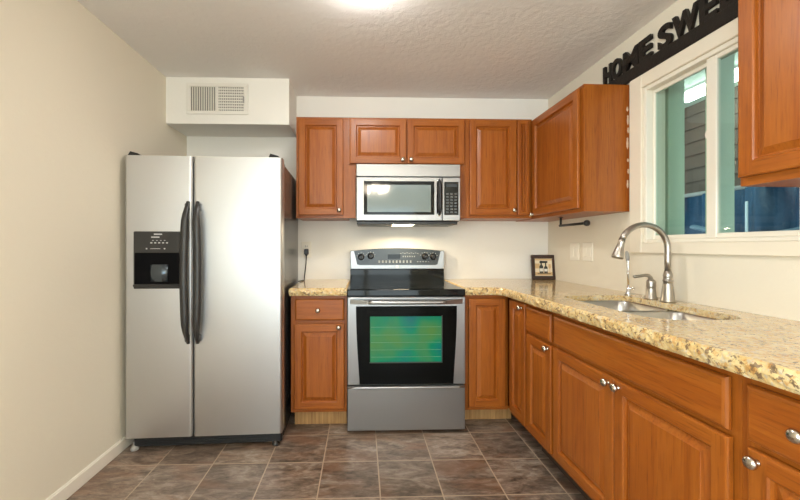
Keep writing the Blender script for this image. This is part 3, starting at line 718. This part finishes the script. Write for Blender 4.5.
# chandelier over the dining end, seen mirrored in the microwave window
ch = thing('chandelier', (.22, -.95, ZC), 'small chandelier with lit amber shades reflected in the microwave door', 'chandelier')
mb = MB(); mb.lathe([(.06, -.001), (.06, -.012), (.01, -.03), (.008, -.30), (.02, -.32), (.03, -.36), (.015, -.40), (.004, -.42)]); mb.build('stem', NICKEL, ch)
for k in range(5):
    a = 2*PI*k/5+.3; c_, s_ = math.cos(a), math.sin(a)
    mb = MB(); mb.tube([(.01*c_, .01*s_, -.35), (.10*c_, .10*s_, -.40), (.17*c_, .17*s_, -.38), (.19*c_, .19*s_, -.33)], .007, 8); arm = mb.build('arm', NICKEL, ch)
    mb = MB(); mb.lathe([(.03, -.33), (.05, -.29), (.065, -.24), (.07, -.22)], (.19*c_, .19*s_, 0), 'Z', 18); o = mb.build('shade', SHADE, arm)

# ------------------------------------------------------------------ sign over the window
sg = thing('home_sign', RP(.735, .003, 2.1585), 'black metal HOME SWEET sign standing on the window casing', 'sign', RZ)
bx('bar', SIGNM, sg, (-.012, .99, -.022, -.002, .0, .068), .003)
def text_mesh(body, size, ext):
    cu = bpy.data.curves.new('txt', 'FONT'); cu.body = body; cu.size = size; cu.extrude = ext; cu.offset = .0035; cu.bevel_depth = .001
    o = bpy.data.objects.new('txt', cu); COL.objects.link(o)
    dg = bpy.context.evaluated_depsgraph_get(); me = bpy.data.meshes.new_from_object(o.evaluated_get(dg)); bpy.data.objects.remove(o); return me
for chh, xa, xb in (('H', -.006, .068), ('O', .072, .158), ('M', .170, .290), ('E', .298, .386), ('S', .428, .512), ('W', .518, .660), ('E', .668, .752), ('E', .764, .848), ('T', .858, .950)):
    me = text_mesh(chh, .128, .008); me.name = 'letter'
    xs = [v.co.x for v in me.vertices]; ys = [v.co.y for v in me.vertices]; sx = (xb-xa)/(max(xs)-min(xs)); sy = .122/(max(ys)-min(ys))
    M = Matrix.Translation((xa, -.012, .064)) @ Matrix.Rotation(R.uniform(-.035, .035), 4, 'Y') @ Matrix.Rotation(PI/2, 4, 'X') @ Matrix.Diagonal((sx, sy, 1, 1)) @ Matrix.Translation((-min(xs), -min(ys), 0))
    me.transform(M); me.materials.clear(); me.materials.append(SIGNM)
    for p in me.polygons: p.material_index = 0
    link('letter', me, sg)

# ------------------------------------------------------------------ outlets, towel bar, picture
ob = thing('wall_outlet', (-.451, YB, 1.178), 'white wall outlet with a black plug in it on the back wall', 'outlet')
bx('plate', PLATE, ob, (-.040, .040, -.006, -.0005, -.065, .065), .003)
for z in (.026, -.026):
    r_ = bx('socket', PLATE, ob, (-.018, .018, -.008, -.0055, z-.018, z+.018), .003)
    MB().box(-.008, -.005, -.0086, -.0078, z-.006, z+.008).box(.005, .008, -.0086, -.0078, z-.006, z+.006).build('slot', BLACKP, r_)
pg = thing('power_cord', (-.448, YB-.0095, 1.157), 'black plug and cord hanging from the outlet to the counter', 'cord')
mb = MB(); mb.box(-.017, .017, -.030, 0, -.020, .026, .005).tube([(0, -.018, -.018), (0, -.019, -.032)], [.011, .005], 10); mb.build('plug', BLACKP, pg)
mb = MB(); mb.tube([(0, -.019, -.030), (-.002, -.022, -.09), (-.008, -.03, -.15), (-.012, -.04, -.198), (-.010, -.055, -.2145), (-.004, -.10, -.2172), (-.010, -.16, -.2172), (-.03, -.22, -.2172)], .0042, 8); mb.build('cable', BLACKP, pg)
for i, (u, lab) in enumerate(((.385, 'white double switch plate on the right wall nearer the corner'), (.540, 'white double switch plate on the right wall nearer the window'))):
    o = thing('switch_plate', RP(u, 0, 1.166), lab, 'switch', RZ, 'white plates under the right wall cabinet')
    bx('plate', PLATE, o, (-.058, .058, -.006, -.0005, -.064, .064), .003)
    for x in (-.024, .024): bx('rocker', PLATE, o, (x-.016, x+.016, -.0085, -.0055, -.034, .034), .002)
tb = thing('paper_towel_holder', RP(.470, .155, UZ-.0042), 'black metal paper towel bar under the right wall cabinet', 'towel holder', RZ)
mb = MB(); mb.box(-.014, .014, -.012, .012, -.004, 0, .001).tube([(0, 0, -.002), (0, 0, -.058)], .0075, 10); mb.build('bracket', IRON, tb)
mb = MB(); mb.tube([(-.012, 0, -.058), (.29, 0, -.058)], .0085, 12).lathe([(.010, .288), (.019, .294), (.019, .306), (.010, .312)], (0, 0, -.058), 'X', 16); mb.build('bar', IRON, tb)
pf = thing('picture_frame', (1.470, 2.985, zc+.0006), 'small dark framed picture of wine bottles leaning in the counter corner', 'picture', -.10)
PW, PH = .192, .200
def lean(o): o.rotation_euler = (-.13, 0, 0); return o
fr_ = MB()
for d in ((-PW/2, PW/2, 0, .030), (-PW/2, PW/2, PH-.030, PH), (-PW/2, -PW/2+.028, .030, PH-.030), (PW/2-.028, PW/2, .030, PH-.030)): fr_.box(d[0], d[1], -.012, .008, d[2], d[3], .003)
fr_ = lean(fr_.build('frame', FRAMEM, pf))
pc = lean(bx('print', PICL, pf, (-PW/2+.026, PW/2-.026, -.004, .004, .028, PH-.028)))
MB().box(-.068, .068, -.0046, -.0038, .034, .060).box(-.068, -.030, -.0046, -.0038, .09, .13).box(-.068, .068, -.0046, -.0038, .155, .168).build('backdrop', PICW, pc)
def bottle(x, h, wd):
    pl = [(x-wd, .052), (x+wd, .052), (x+wd, .052+h*.55), (x+wd*.35, .052+h*.7), (x+wd*.35, .052+h), (x-wd*.35, .052+h), (x-wd*.35, .052+h*.7), (x-wd, .052+h*.55)]
    o = MB().prism(pl, -.0054, -.0046).build('bottle_image', PICD, pc); MB().box(x-wd*.85, x+wd*.85, -.006, -.0053, .066, .066+h*.24).build('bottle_label', PICK, o)
bottle(-.018, .10, .015); bottle(.017, .085, .014)
MB().prism([(.040, .052), (.056, .052), (.050, .056), (.0495, .085), (.058, .10), (.056, .125), (.040, .125), (.038, .10), (.0465, .085), (.046, .056)], -.0054, -.0046).build('glass_image', PICW, pc)
MB().box(-.05, .055, -.0054, -.0046, .044, .050).build('shelf_image', PICD, pc)
mb = MB(); mb.loft([[(-.03, .008, .15), (.03, .008, .15), (.03, .012, .15), (-.03, .012, .15)], [(-.03, .055, .0), (.03, .055, .0), (.03, .059, .0), (-.03, .059, .0)]], smooth=False); mb.build('easel_back', BLACKP, pf)
